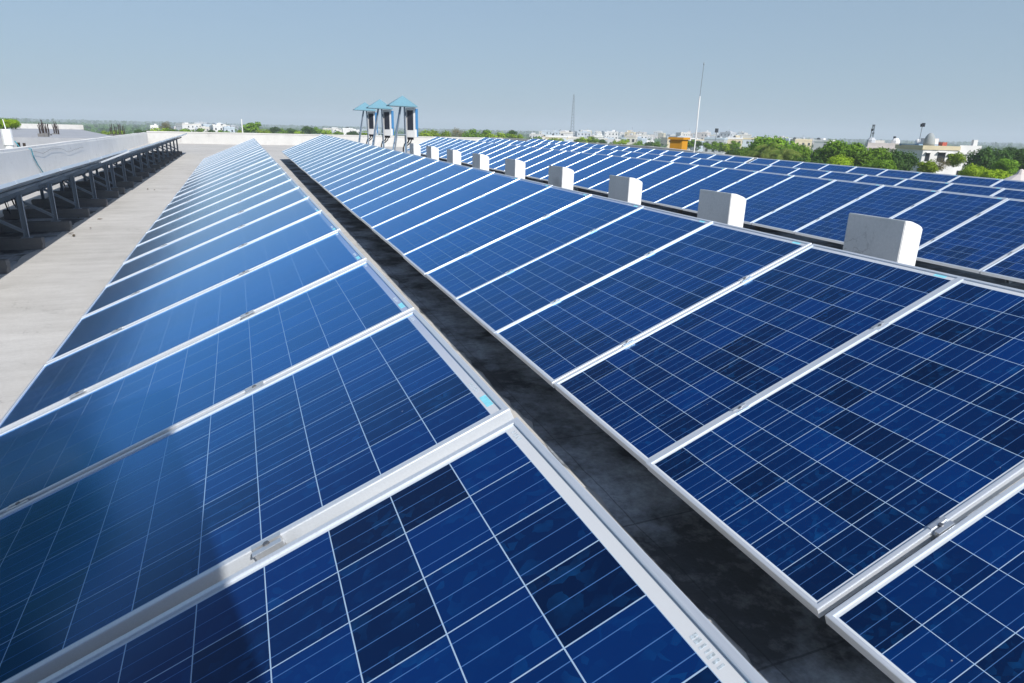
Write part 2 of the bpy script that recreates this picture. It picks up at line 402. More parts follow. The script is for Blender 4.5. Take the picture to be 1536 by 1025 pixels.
#        name  theta    Xhigh    Z5       y0      psi      slope   pitch
ROWS = {
 'A': (22.91, 0.5548, -0.6483, 1.4099, -.0062, .0079, 1.0383),
 'B': (22.63, 3.3532, -0.6187, 1.2089, -.0005, .0111, 0.9960),
 'C': (22.04, 9.9826, -0.7482, 5.1931, -.0011, .0120, 1.0109),
 'D': (22.53, 13.0793, -0.8334, 8.2369, .0009, .0145, 1.0120),
 'E': (22.53, 16.1762, -0.8551, 10.2769, .0009, .0144, 1.0120),
 'L': (22.50, -2.3770, -0.6850, 8.94, .0, .0090, 1.0120),
}
PHRASE = {
 'A': ('in the row left of the dark gap', 'solar panels left of the dark gap'),
 'B': ('in the row right of the dark gap', 'solar panels right of the dark gap'),
 'C': ('in the row behind the white stub columns', 'solar panels just behind the stub columns'),
 'D': ('in the second row behind the stub columns', 'solar panels in the second row behind the stub columns'),
 'E': ('in the outermost row at the right', 'solar panels along the right roof edge'),
 'L': ('in the raised row at the left', 'solar panels in the raised row by the left parapet'),
}
def row_frame(rn, y):
    th, X, Z5, y0, psi, sl, py = ROWS[rn]
    th = R(th)
    return Vector((X + psi * (y - 5), y, Z5 + sl * (y - 5))), th, psi, sl
rng = random.Random(7)
def lay_row(rn, k0, k1, breaks, clamps, clampv=(.57, 1.43), adj=None):
    th_, X, Z5, y0, psi, sl, py = ROWS[rn]
    prev = None; idx = 0
    for k in range(k0, k1):
        y = y0 + py * k + .010           # near edge of panel k
        lo = (py - PW - .020) / 2
        y += max(0, lo)
        dy0, dz, dx = breaks.get(k, (0, 0, 0))
        P, th, psi, sl = row_frame(rn, y)
        if adj: P = P + Vector(adj(k))
        jit = Vector((rng.gauss(0, .003), rng.gauss(0, .0012), rng.gauss(0, .002)))
        root = copy_tree(PROTO)
        ex = Vector((math.cos(th + rng.gauss(0, .0025)), -psi * math.cos(th), 0)); ex.z = math.sin(th)
        ey = Vector((psi, 1, sl)).normalized(); ex = (ex - ey * ex.dot(ey)).normalized(); ez = ex.cross(ey)
        mt = Matrix((ex, ey, ez)).transposed().to_4x4(); mt.translation = P + jit + Vector((dx, dy0, dz))
        root.matrix_world = mt
        idx += 1
        tag(root, 'solar panel, %s from the near end %s' % (ordinal(idx), PHRASE[rn][0]), 'solar panel', PHRASE[rn][1])
        if clamps and k < clamps and k > k0:
            for v_ in clampv:
                c = bpy.data.objects.new('clamp', ME_CLAMP); COL.objects.link(c); c.parent = root
                c.location = (-v_ + rng.gauss(0, .012), -(py - PW) / 2 if py - PW < .03 else -.013, 0)
                bo = bpy.data.objects.new('bolt', ME_BOLT); COL.objects.link(bo); bo.parent = c
ROWS_N = dict(A=(-1, 25), B=(-1, 30), C=(-1, 31), D=(-1, 29), E=(-1, 27), L=(-3, 26))
lay_row('A', -1, 25, {}, 14, (.67, 1.53))
lay_row('B', -1, 30, {-1: (-.022, -.004, 0), **{k: (.05, .004, 0) for k in range(17, 30)}}, 16)
lay_row('C', -1, 31, {k: (.09, -.01, .03) for k in range(13, 31)}, 13)
lay_row('D', -1, 29, {k: (.08, -.008, .03) for k in range(10, 29)}, 8)
lay_row('E', -1, 27, {k: (.20, 0, .0) for k in range(8, 27)}, 0)
lay_row('L', -3, 26, {k: (.08, -.03, .02) for k in range(8, 26)}, 0)
# remove the prototype
for ch in list(PROTO.children_recursive): bpy.data.objects.remove(ch)
bpy.data.objects.remove(PROTO)

# ---------------------------------------------------------------- racks and sleepers
def plane_z(rn, x, y, below):
    P, th, psi, sl = row_frame(rn, y)
    return P.z - (P.x - x) * math.tan(th) - below / math.cos(th)
SLP = .15
def sleeper_mesh(L, wd=.13, h=SLP):
    bm = bmesh.new(); box(bm, 0, L, -wd / 2, wd / 2, 0, h)
    bmesh.ops.subdivide_edges(bm, edges=bm.edges[:], cuts=3, use_grid_fill=True)
    rr = random.Random(5)
    for v in bm.verts: v.co += Vector((rr.gauss(0, .004), rr.gauss(0, .003), rr.gauss(0, .003)))
    me = bpy.data.meshes.new('concrete_sleeper'); bm.normal_update(); bm.to_mesh(me); bm.free(); me.materials.append(M_CONC)
    return me
ME_SL = sleeper_mesh(1.22); ME_SS = sleeper_mesh(1.05)
def rack(rn, y_a, y_b, posts, xh, xl, label, sleeper_group, sleeper_word, count0=0):
    yc = y_a
    root = empty('mounting_frame', (ROWS[rn][1] - .9, y_a, roofz(y_a)))
    L0 = root.location.copy()
    def P(x, y, z): return Vector((x, y, z)) - L0
    th = R(ROWS[rn][0])
    for x in (ROWS[rn][1] - .53, ROWS[rn][1] - 1.32):      # purlins along the row
        bm = bmesh.new()
        channel(bm, P(x, y_a, plane_z(rn, x, y_a, FT + .024)), P(x, y_b, plane_z(rn, x, y_b, FT + .024)), .045, .045)
        link('purlin', bm, M_STEEL, root)
    n = count0
    for y in posts:
        zf = roofz(y) + SLP
        bm = bmesh.new(); channel(bm, P(xh, y, zf), P(xh, y, plane_z(rn, xh, y, FT + .09)), .060, .045); box(bm, *(xh - L0.x - .06, xh - L0.x + .06, y - L0.y - .05, y - L0.y + .05, zf - L0.z, zf - L0.z + .006)); link('post', bm, M_STEEL, root)
        bm = bmesh.new(); channel(bm, P(xl, y, zf), P(xl, y, plane_z(rn, xl, y, FT + .09)), .050, .040); link('post', bm, M_STEEL, root)
        a, b_ = ROWS[rn][1] - .18, ROWS[rn][1] - 1.70
        bm = bmesh.new(); channel(bm, P(a, y + .05, plane_z(rn, a, y, FT + .075)), P(b_, y + .05, plane_z(rn, b_, y, FT + .075)), .045, .05); link('rafter', bm, M_STEEL, root)
        xb = xh - .44
        bm = bmesh.new(); bar(bm, P(xh - .01, y - .03, zf + .10), P(xb, y - .03, plane_z(rn, xb, y, FT + .10)), .045, .006); bar(bm, P(xh - .01, y - .03, zf + .08), P(xb, y - .03, plane_z(rn, xb, y, FT + .12)), .006, .04); link('brace', bm, M_STEEL, root)
        s = bpy.data.objects.new('concrete_sleeper', ME_SL if rn == 'L' else ME_SS); COL.objects.link(s)
        s.location = (xh + .17 - (1.22 if rn == 'L' else 1.05) + rng.gauss(0, .012), y, roofz(y) - .002); s.rotation_euler.z = rng.gauss(0, .008)
        n += 1
        tag(s, sleeper_word % ordinal(n), 'concrete block', sleeper_group)
    tag(root, label, 'steel frame')
    return n
n = rack('L', 6.1, 16.9, [7.30, 8.87, 10.42, 11.97, 13.50, 15.05, 16.6], -2.77, -3.62, 'grey steel frame under the near table of the raised left panel row', 'concrete sleepers under the raised left row', 'rough concrete sleeper, %s from the near end under the raised left panel row')
rack('L', 17.2, 35.0, [17.35 + 1.56 * i for i in range(12)], -2.77, -3.62, 'grey steel frame under the far table of the raised left panel row', 'concrete sleepers under the raised left row', 'rough concrete sleeper, %s from the near end under the raised left panel row', n)
SHOWN = {'A': 'left of the dark gap', 'B': 'right of the dark gap', 'C': 'just behind the white stub columns'}
for rn in 'ABC':
    k0, k1 = ROWS_N[rn]; y0, py, X = ROWS[rn][3], ROWS[rn][6], ROWS[rn][1]
    ya, yb = y0 + py * k0 + .1, y0 + py * k1 - .1
    rack(rn, ya, yb, [ya + .6 + 2.4 * i for i in range(int((yb - ya) / 2.4))], X - .38, X - 1.18, 'low steel frame carrying the solar panels %s' % SHOWN[rn], 'concrete sleepers hidden under the row ' + SHOWN[rn], 'concrete sleeper, %s under the panel row ' + SHOWN[rn])

# hanging leads under the raised left row
for i, y in enumerate([8.35, 9.15, 9.8, 10.9, 11.5, 12.9, 13.8, 15.3]):
    x = -3.0 - .25 * (i % 3); z = plane_z('L', x, y, FT + .03); bm = bmesh.new(); dz = .20 + .05 * (i % 3)
    tube(bm, [(x, y, z), (x + .02, y + .04, z - dz * .7), (x + .02, y + .10, z - dz), (x, y + .18, z - dz * .6), (x - .02, y + .2, z)], .004, 6)
    tube(bm, [(x + .012, y + .015, z - dz * .35), (x + .02, y + .05, z - dz * .8)], .010, 6)
    c = link('cable', bm, M_BLACK); tag(c, 'black cable loop with plug hanging under the raised left panels', 'cable', 'cable loops under the raised left row')

# dry leaves and bits of mortar lying on the walkway
lm = simple("dry_leaf", (.10, .07, .035), .8, nscale=20)
for i, (px, py) in enumerate([(111, 355), (136, 344), (222, 285), (232, 286), (118, 328), (106, 352), (300, 240), (150, 330), (895, 845), (760, 640), (905, 790)]):
    d = ray(px, py); tt = (-1.705 - 5 * SL) / (d.z - SL * d.y); q = d * tt; bm = bmesh.new(); r2 = random.Random(i); s_ = .022 + .018 * r2.random()
    tip = [bm.verts.new((s_ * math.cos(a) * (1.6 if k % 3 == 0 else .8), s_ * .6 * math.sin(a), .006 + .018 * r2.random())) for k, a in enumerate([.0, .8, 1.9, 3.1, 4.1, 5.3])]; lo_ = [bm.verts.new(v.co - Vector((0, 0, .003))) for v in tip]
    bm.faces.new(tip); bm.faces.new(lo_[::-1]); [bm.faces.new((lo_[k], lo_[(k + 1) % 6], tip[(k + 1) % 6], tip[k])) for k in range(6)]
    o = link('dry_leaf', bm, lm); o.location = q + Vector((0, 0, .006)); o.rotation_euler.z = r2.uniform(0, 6); tag(o, 'small curled brown dry leaf lying on the bare roof floor', 'leaf', 'dry leaves on the roof floor')

# ---------------------------------------------------------------- white stub columns behind row B
stubs = [(3.24 + 1.815 * i) for i in range(9)]
for i, y in enumerate(stubs):
    bm = bmesh.new(); x0, x1 = 4.2, 4.385; zt = -.505 + .0105 * (y - 5); zb = roofz(y) - .01; L = .48
    prof = [(x0, zb), (x1, zb), (x1, zt - .062), (x1 - .012, zt - .048), (x1 - .05, zt - .030), (x0 + .06, zt - .006), (x0, zt)]
    A = [bm.verts.new((x, y, z)) for x, z in prof]; B_ = [bm.verts.new((x, y + L, z)) for x, z in prof]
    for k in range(len(prof)): bm.faces.new((A[k], A[(k + 1) % len(prof)], B_[(k + 1) % len(prof)], B_[k]))
    bm.faces.new(A[::-1]); bm.faces.new(B_)
    bmesh.ops.recalc_face_normals(bm, faces=bm.faces)
    bmesh.ops.bevel(bm, geom=[e for e in bm.edges], offset=.005, segments=2, affect='EDGES')
    me_o = link('stub_column', bm, M_WHITE)
    me_o.location = (0, 0, 0)
    lab = {0: 'largest white concrete stub column, nearest the camera, with hairline cracks', 8: 'farthest white stub column, half hidden beside the inverter stands'}
    tag(me_o, lab.get(i, 'white concrete stub column, %s from the near end of its line' % ordinal(i + 1)), 'concrete column', 'white stub columns behind the second panel row')

# ---------------------------------------------------------------- inverter stands
M_INVW = simple("inverter_white", (.70, .71, .72), .4, var=.05)
M_INVB = simple("inverter_blue", (.06, .22, .45), .4, var=.1)
M_INVD = simple("inverter_panel", (.035, .04, .055), .3, var=.2)
M_CANO = simple("canopy_sheet", (.15, .30, .38), .5, nscale=2, var=.12)
M_LEG = simple("stand_blue_grey", (.22, .36, .52), .5, .2, var=.15)
M_LEGD = simple("stand_dark", (.02, .025, .035), .5)
def stand(loc, sc_, label):
    root = empty('inverter_stand', loc, R(0)); hz = 2.15
    box_rot = Matrix.Rotation(R(-32), 4, 'Z')
    root.rotation_euler.z = R(-4)
    for lx, ly in ((-.42, -.30), (-.42, .30), (.14, -.16), (.14, .16)):
        bm = bmesh.new(); bar(bm, (lx, ly, 0), (-.02 if lx < 0 else .10, ly * .25, hz), .032, .032)
        link('leg', bm, M_LEG if ly > 0 else M_STEEL, root)
    bm = bmesh.new(); bar(bm, (-.40, -.28, .45), (.13, -.15, .45), .03, .03); bar(bm, (-.40, .28, .45), (.13, .15, .45), .03, .03); bar(bm, (-.2, -.16, 1.35), (.12, -.08, 1.35), .03, .03); link('cross_bar', bm, M_STEEL, root)
    bm = bmesh.new(); box(bm, .11, .14, -.05, .12, 1.15, 2.0, 0); link('mounting_plate', bm, M_LEGD, root)
    inv = empty('inverter', (.32, -.02, 1.27)); inv.parent = root; inv.rotation_euler.z = R(-38)
    bm = bmesh.new(); box(bm, -.16, .16, -.10, .02, .0, .86); bevel(bm, .015); link('casing', bm, M_INVW, inv)
    bm = bmesh.new(); box(bm, -.10, .10, -.108, -.1005, .22, .79); link('display_panel', bm, M_INVD, inv)
    bm = bmesh.new(); box(bm, -.165, .175, .021, .07, .02, .84); box(bm, .1705, .176, -.09, .019, .25, .84); link('cooling_fins', bm, M_INVB, inv)
    bm = bmesh.new(); box(bm, -.13, .05, -.08, 0, -.07, -.001); tube(bm, [(-.08, -.04, -.05), (-.14, -.04, -.16), (-.26, -.02, -.20), (-.36, .06, -.34), (-.36, .06, -1.0)], .022, 6); tube(bm, [(0, -.04, -.05), (-.04, -.04, -.15), (-.2, -.02, -.26)], .018, 6); link('cable', bm, M_BLACK, inv)
    # pyramid canopy
    bm = bmesh.new(); x0, x1, y0, y1 = -.34, .44, -.38, .38; z = hz + .02
    x0 -= .06; B0 = [bm.verts.new(c) for c in ((x0, y0, z), (x1, y0, z - .02), (x1, y1, z - .02), (x0, y1, z))]
    B1 = [bm.verts.new(c) for c in ((x0, y0, z + .025), (x1, y0, z + .005), (x1, y1, z + .005), (x0, y1, z + .025))]
    ap = bm.verts.new((.05, 0, z + .31)); 
    bm.faces.new(B0[::-1])
    for k in range(4):
        bm.faces.new((B0[k], B0[(k + 1) % 4], B1[(k + 1) % 4], B1[k])); bm.faces.new((B1[k], B1[(k + 1) % 4], ap))
    link('canopy', bm, M_CANO, root)
    root.scale = (sc_,) * 3
    tag(root, label, 'inverter stand', 'inverter stands beyond the second panel row')
for (px, Y, s_), lb in zip(((603, 21.0, 1.0), (570, 23.8, .98), (548, 26.6, .96)), ('largest inverter stand with peaked blue-green canopy, rightmost and nearest of three', 'middle of the three inverter stands with peaked canopies', 'leftmost and farthest of the three inverter stands with peaked canopies')):
    d = ray(px, 215); q = d * (Y / d.y)
    stand((q.x, Y, roofz(Y)), s_, lb)

# ---------------------------------------------------------------- lightning rod, stair cabin
bm = bmesh.new(); zb = roofz(24); tube(bm, [(17.7, 24.0, zb), (17.72, 24.0, zb + 1.5), (17.73, 24.02, 1.55)], .028, 8); 
rod = empty('lightning_rod', (17.7, 24, zb))
o = link('mast', bm, M_WHITE, None); o.parent = rod; o.matrix_parent_inverse = Matrix.Translation((-17.7, -24, -zb))
bm = bmesh.new(); tube(bm, [(17.73, 24.02, 1.55), (17.78, 24.05, 2.75)], .014, 6); lathe(bm, [(.02, 2.75), (.03, 2.78), (.004, 2.86)], 8, 17.78, 24.05)
o = link('spike', bm, M_STEEL, None); o.parent = rod; o.matrix_parent_inverse = Matrix.Translation((-17.7, -24, -zb))
tag(rod, 'tall thin pale lightning rod standing beyond the right panel rows', 'pole')

cab = empty('stair_cabin', (-1.9, -2.2, roofz(-2)))
def cpart(nm, b_, mt):
    bm = bmesh.new(); box(bm, *b_); return link(nm, bm, mt, cab)
cpart('wall', (-2.4, 2.16, -1.6, 1.62, -.02, 3.42), M_WALL)
cpart('roof_slab', (-2.5, 2.20, -1.7, 1.66, 3.42, 3.60), M_WALL)
d_ = cpart('door', (-.5, .4, 1.622, 1.66, 0, 2.05), M_LEG)
tag(cab, 'plastered stair cabin behind the camera that throws its shadow on the panels', 'cabin')

# ================================================================ surroundings
def leafmat(name, cols, trans=.25):
    m, t, b = mat(name); N = NB(t); oi = N.n("ShaderNodeObjectInfo"); tc = N.n("ShaderNodeTexCoord"); gi = N.n("ShaderNodeNewGeometry")
    n1 = N.noise(tc.outputs['Object'], .9, 4, .6); wn = N.n("ShaderNodeTexWhiteNoise"); wn.noise_dimensions = '3D'
    mp = N.n("ShaderNodeVectorMath", operation='SNAP'); N.l(tc.outputs['Object'], mp.inputs[0]); mp.inputs[1].default_value = (.5, .5, .5); N.l(mp.outputs[0], wn.inputs[0])
    c = N.mix(N.mr(n1, .35, .65), cols[0], cols[1]); c = N.mix(N.m('MULTIPLY', wn.outputs[0], .4), c, cols[2])
    hs = N.n("ShaderNodeHueSaturation"); N.l(c, hs.inputs['Color']); N.l(N.mr(oi.outputs['Random'], 0, 1, .75, 1.3), hs.inputs['Value'])
    N.l(hs.outputs[0], b.inputs['Base Color']); b.inputs['Roughness'].default_value = .6; b.inputs['Specular IOR Level'].default_value = .2
    tr = N.n("ShaderNodeBsdfTranslucent"); N.l(hs.outputs[0], tr.inputs[0]); mx = N.n("ShaderNodeMixShader"); mx.inputs[0].default_value = trans
    out = t.nodes["Material Output"]; N.l(b.outputs[0], mx.inputs[1]); N.l(tr.outputs[0], mx.inputs[2]); N.l(mx.outputs[0], out.inputs[0])
    return m
M_LEAF = leafmat("leaves_green", ((.075, .18, .012), (.17, .33, .02), (.28, .42, .03)))
M_LEAFD = leafmat("leaves_dark", ((.025, .070, .012), (.055, .13, .020), (.10, .18, .03)))
M_LEAFY = leafmat("leaves_yellow", ((.18, .30, .012), (.28, .42, .02), (.38, .48, .03)))
M_DRY = leafmat("twigs_dry", ((.20, .17, .10), (.28, .24, .13), (.18, .22, .07)))
M_PALM = leafmat("palm_leaves", ((.07, .14, .02), (.13, .19, .03), (.24, .24, .06)))
M_BARK = simple("bark", (.09, .07, .05), .9)

def crown_mesh(seed, rad, hgt, lobes, n, leaf, dens=1.0):
    """leaf clumps scattered through lobes; origin at trunk foot, crown centre at hgt"""
    rr = random.Random(seed); bm = bmesh.new(); L = []
    for i in range(lobes):
        a = rr.uniform(0, 6.283); q = rad * .62 * math.sqrt(rr.random()); zz = rr.uniform(-.35, .5) * rad * .9
        L.append((Vector((math.cos(a) * q, math.sin(a) * q, hgt + zz)), rad * rr.uniform(.30, .52)))
    L.append((Vector((0, 0, hgt + rad * .1)), rad * .6))
    for i in range(n):
        c, r_ = L[rr.randrange(len(L))]
        d = Vector((rr.gauss(0, 1), rr.gauss(0, 1), rr.gauss(0, 1))).normalized()
        q = (rr.random() ** .35); p = c + Vector((d.x, d.y, d.z * .8)) * r_ * q * (1 + .35 * noise.noise(d * 2.5 + c))
        nrm = (d + Vector((rr.gauss(0, .5), rr.gauss(0, .5), rr.gauss(.3, .5)))).normalized()
        s = leaf * rr.uniform(.5, 1.3); t1 = nrm.orthogonal().normalized(); t1.rotate(Matrix.Rotation(rr.uniform(0, 6.28), 3, nrm)) if False else None
        t2 = nrm.cross(t1); a = rr.uniform(0, 6.28); u = t1 * math.cos(a) + t2 * math.sin(a); v = nrm.cross(u)
        vv = [bm.verts.new(p + u * s * x + v * s * y * .7 + nrm * s * .15 * z) for x, y, z in ((-1, 0, 0), (-.2, -1, 1), (1, 0, 0), (.1, .9, 1))]
        bm.faces.new(vv)
    me = bpy.data.meshes.new('crown'); bm.to_mesh(me); bm.free(); return me
def trunk_mesh(seed, rad, hgt):
    rr = random.Random(seed); bm = bmesh.new(); z0 = hgt - rad * .75
    tube(bm, [(0, 0, 0), (rr.gauss(0, .1), rr.gauss(0, .1), z0 * .5), (rr.gauss(0, .2), rr.gauss(0, .2), z0)], rad * .075, 8, rad * .05)
    for i in range(6):
        a = i * 1.05 + rr.random(); e = rad * .6
        tube(bm, [(0, 0, z0 * .95), (math.cos(a) * e * .5, math.sin(a) * e * .5, z0 + rad * .35), (math.cos(a) * e, math.sin(a) * e, z0 + rad * rr.uniform(.6, 1.0))], rad * .035, 6, rad * .01)
    me = bpy.data.meshes.new('trunk'); bm.to_mesh(me); bm.free(); me.materials.append(M_BARK); return me
KINDS = {}
def kind(nm, matl, seeds, rad, hgt, lobes, n, leaf):
    KINDS[nm] = []
    for s_ in seeds:
        me = crown_mesh(s_, rad, hgt, lobes, n, leaf); me.materials.append(matl); KINDS[nm].append((me, trunk_mesh(s_ + 50, rad, hgt), rad, hgt))
kind('dense', M_LEAF, (1, 2), 5, 10, 16, 13000, .23)
kind('dark', M_LEAFD, (3, 4), 5, 10, 16, 13000, .23)
kind('yellow', M_LEAFY, (5, 6), 4, 8, 14, 8000, .22)
kind('dry', M_DRY, (7,), 4, 8, 10, 2600, .13)
kind('far', M_LEAF, (8, 9), 5, 8, 10, 1300, .45)
kind('farx', M_LEAFD, (10,), 5, 8, 10, 1300, .45)
kind('fary', M_LEAFY, (11,), 5, 8, 10, 1300, .45)
trng = random.Random(21)
def tree(kn, px, ytop, dist, wpx, label, group, name='tree', flat=1.0):
    """tree whose crown top shows at photo pixel (px, ytop) when standing dist metres away, about wpx wide"""
    me, tm, rad, hgt = trng.choice(KINDS[kn])
    top = at(px, ytop, dist)
    dl, dr = ray(px - wpx / 2, ytop), ray(px + wpx / 2, ytop)
    ang = abs(math.atan2(dr.x, dr.y) - math.atan2(dl.x, dl.y)); wm = ang * dist * 1.12
    s = wm / (2 * rad * .92); H = top.z - GROUND
    root = empty(name, (top.x, top.y, GROUND), trng.uniform(0, 6.28))
    # crown keeps its proportions, the trunk fills the height below
    ch = s * flat; off = H - (hgt + rad * .80) * ch
    c = bpy.data.objects.new('crown', me); COL.objects.link(c); c.parent = root; c.scale = (s, s, ch); c.location.z = off
    tk = bpy.data.objects.new('trunk', tm); COL.objects.link(tk); tk.parent = root
    tk.scale = (s, s, H * .86 / (hgt + .5 * rad))
    tag(root, label, 'tree', group)
    return root

# --- near trees along the right side
NT = [
 ('dense', 1166, 199, 95, 82, 'broad green tree standing behind the coconut palms'),
 ('dense', 1122, 216, 105, 40, 'small green tree left of the coconut palms'),
 ('dense', 1198, 212, 90, 44, 'rounded green tree right of the coconut palms'),
 ('dark', 1240, 220, 92, 52, 'dark green tree in the dip left of the tallest tree'),
 ('dense', 1268, 206, 80, 76, 'tallest broad green tree near the middle of the right side'),
 ('dense', 1304, 216, 78, 70, 'green tree sloping down right of the tallest tree'),
 ('yellow', 1262, 232, 66, 40, 'yellow-green tree in front of the tallest tree'),
 ('dark', 1348, 224, 84, 64, 'darkest round tree left of the blue house'),
 ('dense', 1322, 236, 70, 50, 'green tree between tallest tree and the dark round tree'),
 ('yellow', 1394, 240, 74, 34, 'small bright green tree in front of the blue house wall'),
 ('dry', 1412, 232, 80, 36, 'thin-leaved tree in front of the white domed house'),
 ('yellow', 1462, 246, 66, 40, 'yellow-green tree at the right corner of the white house'),
 ('yellow', 1494, 252, 60, 44, 'low yellow-green tree under the dark trees at right'),
 ('dark', 1488, 220, 92, 66, 'dark tree right of the white domed house'),
 ('dark', 1526, 219, 96, 56, 'dark tree at the right edge of the photo'),
 ('dense', 1514, 236, 80, 40, 'green tree between the two dark trees at right'),
 ('dark', 1214, 236, 62, 60, 'low dark tree beneath the palms and the tall tree'),
 ('dark', 1290, 246, 60, 70, 'low dark tree just over the outermost panel row'),
 ('yellow', 1436, 228, 84, 30, 'sparse green tree over the white house balcony'),
 ('dark', 1560, 226, 90, 60, 'dark tree just outside the right edge'),
]
for a in NT: tree(a[0], a[1], a[2], a[3], a[4], a[5], 'trees beyond the right roof edge')
for i, (az, el, ds, wm) in enumerate(((-26, 3.8, 46, 7), (-30.5, 8.5, 40, 8), (-36, 12, 38, 10), (-43, 14, 36, 11), (-51, 15, 36, 12), (-60, 15, 36, 12))):
    me, tm, rad, hgt = KINDS['dark'][i % 2]; x, y = math.sin(R(az)) * ds, math.cos(R(az)) * ds; s_ = wm / 9.2; H = ds * math.tan(R(el)) - GROUND
    root = empty('tree', (x, y, GROUND), i); c = bpy.data.objects.new('crown', me); COL.objects.link(c); c.parent = root; c.scale = (s_, s_, s_); c.location.z = H - (hgt + rad * .8) * s_
    tk = bpy.data.objects.new('trunk', tm); COL.objects.link(tk); tk.parent = root; tk.scale = (s_, s_, H * .86 / (hgt + .5 * rad))
    tag(root, 'tall dark tree standing past the left edge of the roof', 'tree', 'tall trees outside the left edge')
# --- coconut palms
def palm(px, ytop, dist, R_, label):
    top = at(px, ytop, dist); H = top.z - GROUND; root = empty('palm_tree', (top.x, top.y, GROUND), trng.uniform(0, 6))
    bm = bmesh.new(); tube(bm, [(0, 0, 0), (.3, .1, H * .5), (.1, 0, H - R_ * .35)], .2, 8, .13); link('trunk', bm, M_BARK, root)
    bm = bmesh.new(); rr = random.Random(int(px))
    for i in range(22):
        a = rr.uniform(0, 6.283); e0 = rr.uniform(-.2, 1.2); Ln = R_ * rr.uniform(.8, 1.15); p = Vector((.1, 0, H - R_ * .35)); el = e0
        st = 10
        for j in range(st):
            d = Vector((math.cos(a) * math.cos(el), math.sin(a) * math.cos(el), math.sin(el))); q = p + d * Ln / st
            side = Vector((-math.sin(a), math.cos(a), 0)); wl = Ln * .22 * math.sin(math.pi * (j + .7) / (st + .6))
            for sg in (-1, 1):
                for h_ in (0, .5):
                    b0 = p.lerp(q, h_); b1 = p.lerp(q, h_ + .38)
                    e = b0 + side * sg * wl + d * wl * .35 - Vector((0, 0, wl * .55))
                    bm.faces.new([bm.verts.new(b0), bm.verts.new(b1), bm.verts.new(e)])
            p = q; el -= .21
    link('crown', bm, M_PALM, root); tag(root, label, 'palm tree', 'coconut palms beyond the right roof edge')
palm(1156, 212, 78, 2.6, 'tallest coconut palm with pale drooping fronds'); palm(1176, 222, 74, 2.4, 'coconut palm just right of the tallest palm')
palm(1140, 222, 76, 2.3, 'coconut palm just left of the tallest palm'); palm(1184, 236, 66, 2.2, 'lowest coconut palm, close over the panels'); palm(1128, 234, 82, 2.0, 'small coconut palm at the left end of the group')

# --- middle-distance belt of small trees behind the far parapet
BELT = [
 (240, 190, 150, 26, 'fary'), (258, 191, 150, 22, 'far'), (276, 190, 160, 24, 'far'), (295, 191, 170, 24, 'far'), (318, 193, 190, 26, 'farx'), (338, 193, 190, 24, 'far'),
 (378, 180, 170, 26, 'far'), (362, 194, 170, 20, 'fary'), (395, 192, 200, 22, 'fary'), (411, 189, 220, 16, 'farx'), (424, 192, 230, 18, 'far'), (437, 191, 230, 18, 'farx'), (462, 188, 210, 18, 'farx'),
 (450, 195, 210, 18, 'fary'), (474, 190, 220, 14, 'far'), (490, 193, 230, 18, 'fary'), (507, 195, 240, 16, 'far'), (528, 195, 230, 18, 'farx'), (546, 195, 230, 18, 'fary'), (585, 194, 220, 18, 'far'),
 (640, 193, 170, 30, 'fary'), (662, 194, 170, 26, 'fary'), (705, 192, 160, 26, 'far'), (724, 193, 160, 28, 'far'), (742, 196, 160, 26, 'fary'), (757, 199, 165, 22, 'far'), (768, 194, 170, 14, 'farx'), (775, 200, 165, 16, 'fary'),
 (806, 203, 190, 16, 'far'), (826, 205, 190, 18, 'far'), (838, 206, 180, 14, 'fary'), (868, 206, 170, 16, 'far'), (880, 204, 175, 16, 'fary'), (892, 204, 175, 16, 'far'), (904, 208, 190, 12, 'farx'),
 (926, 210, 180, 12, 'fary'), (938, 208, 190, 12, 'fary'), (958, 210, 190, 18, 'far'), (975, 211, 200, 16, 'farx'), (985, 212, 180, 12, 'far'), (1036, 208, 150, 18, 'far'), (1048, 210, 170, 14, 'farx'), (1062, 212, 160, 16, 'far'),
 (1078, 210, 150, 22, 'far'), (1092, 214, 150, 20, 'fary'), (1104, 210, 150, 18, 'far'), (1100, 222, 120, 20, 'farx'), (1213, 224, 150, 18, 'farx'),
 (6, 174, 75, 34, 'dense'), (14, 178, 72, 22, 'yellow'), (56, 193, 140, 16, 'fary'), (70, 195, 140, 16, 'fary'), (178, 194, 170, 20, 'fary'), (160, 195, 180, 16, 'fary'), (208, 193, 200, 14, 'farx'), (222, 193, 210, 16, 'farx'),
]
WHERE = [(130, 'beyond the building site at left'), (235, 'between the building site and the far parapet'), (350, 'left of the thin white post'), (480, 'behind the far parapet, above the nearest row'), (600, 'behind the inverter stands'), (790, 'behind the far parapet right of the inverter stands'), (1000, 'before the pale town'), (1300, 'near the lightning rod')]
cnt = {}
TONE = {'far': 'mid-green', 'farx': 'dark green', 'fary': 'yellow-green', 'dense': 'tall green', 'yellow': 'yellow-green'}
for px, yt, ds, wp, kn in BELT:
    wh = next(w_ for lim, w_ in WHERE if px < lim); k_ = (wh, TONE[kn]); cnt[k_] = cnt.get(k_, 0) + 1
    tree(kn, px, yt, ds, wp * 1.15, '%s tree %s, %s of its tone' % (TONE[kn], wh, ordinal(cnt[k_])), 'small trees beyond the roof', flat=.8)
for i, (px, yt, ds, wp) in enumerate([(248, 179, 190, 22), (686, 189, 165, 22), (28, 184, 110, 24), (44, 187, 115, 22), (790, 206, 180, 16)]):
    tree('dry', px, yt, ds, wp * 1.1, ['bare pale tree above the green bushes at left', 'bare brownish tree right of the inverter stands', 'thin dry tree beside the white pipe pillar', 'thin dry tree right of the white pipe pillar', 'low dry brown tree at the left end of the town'][i], 'bare dry trees', flat=.9)

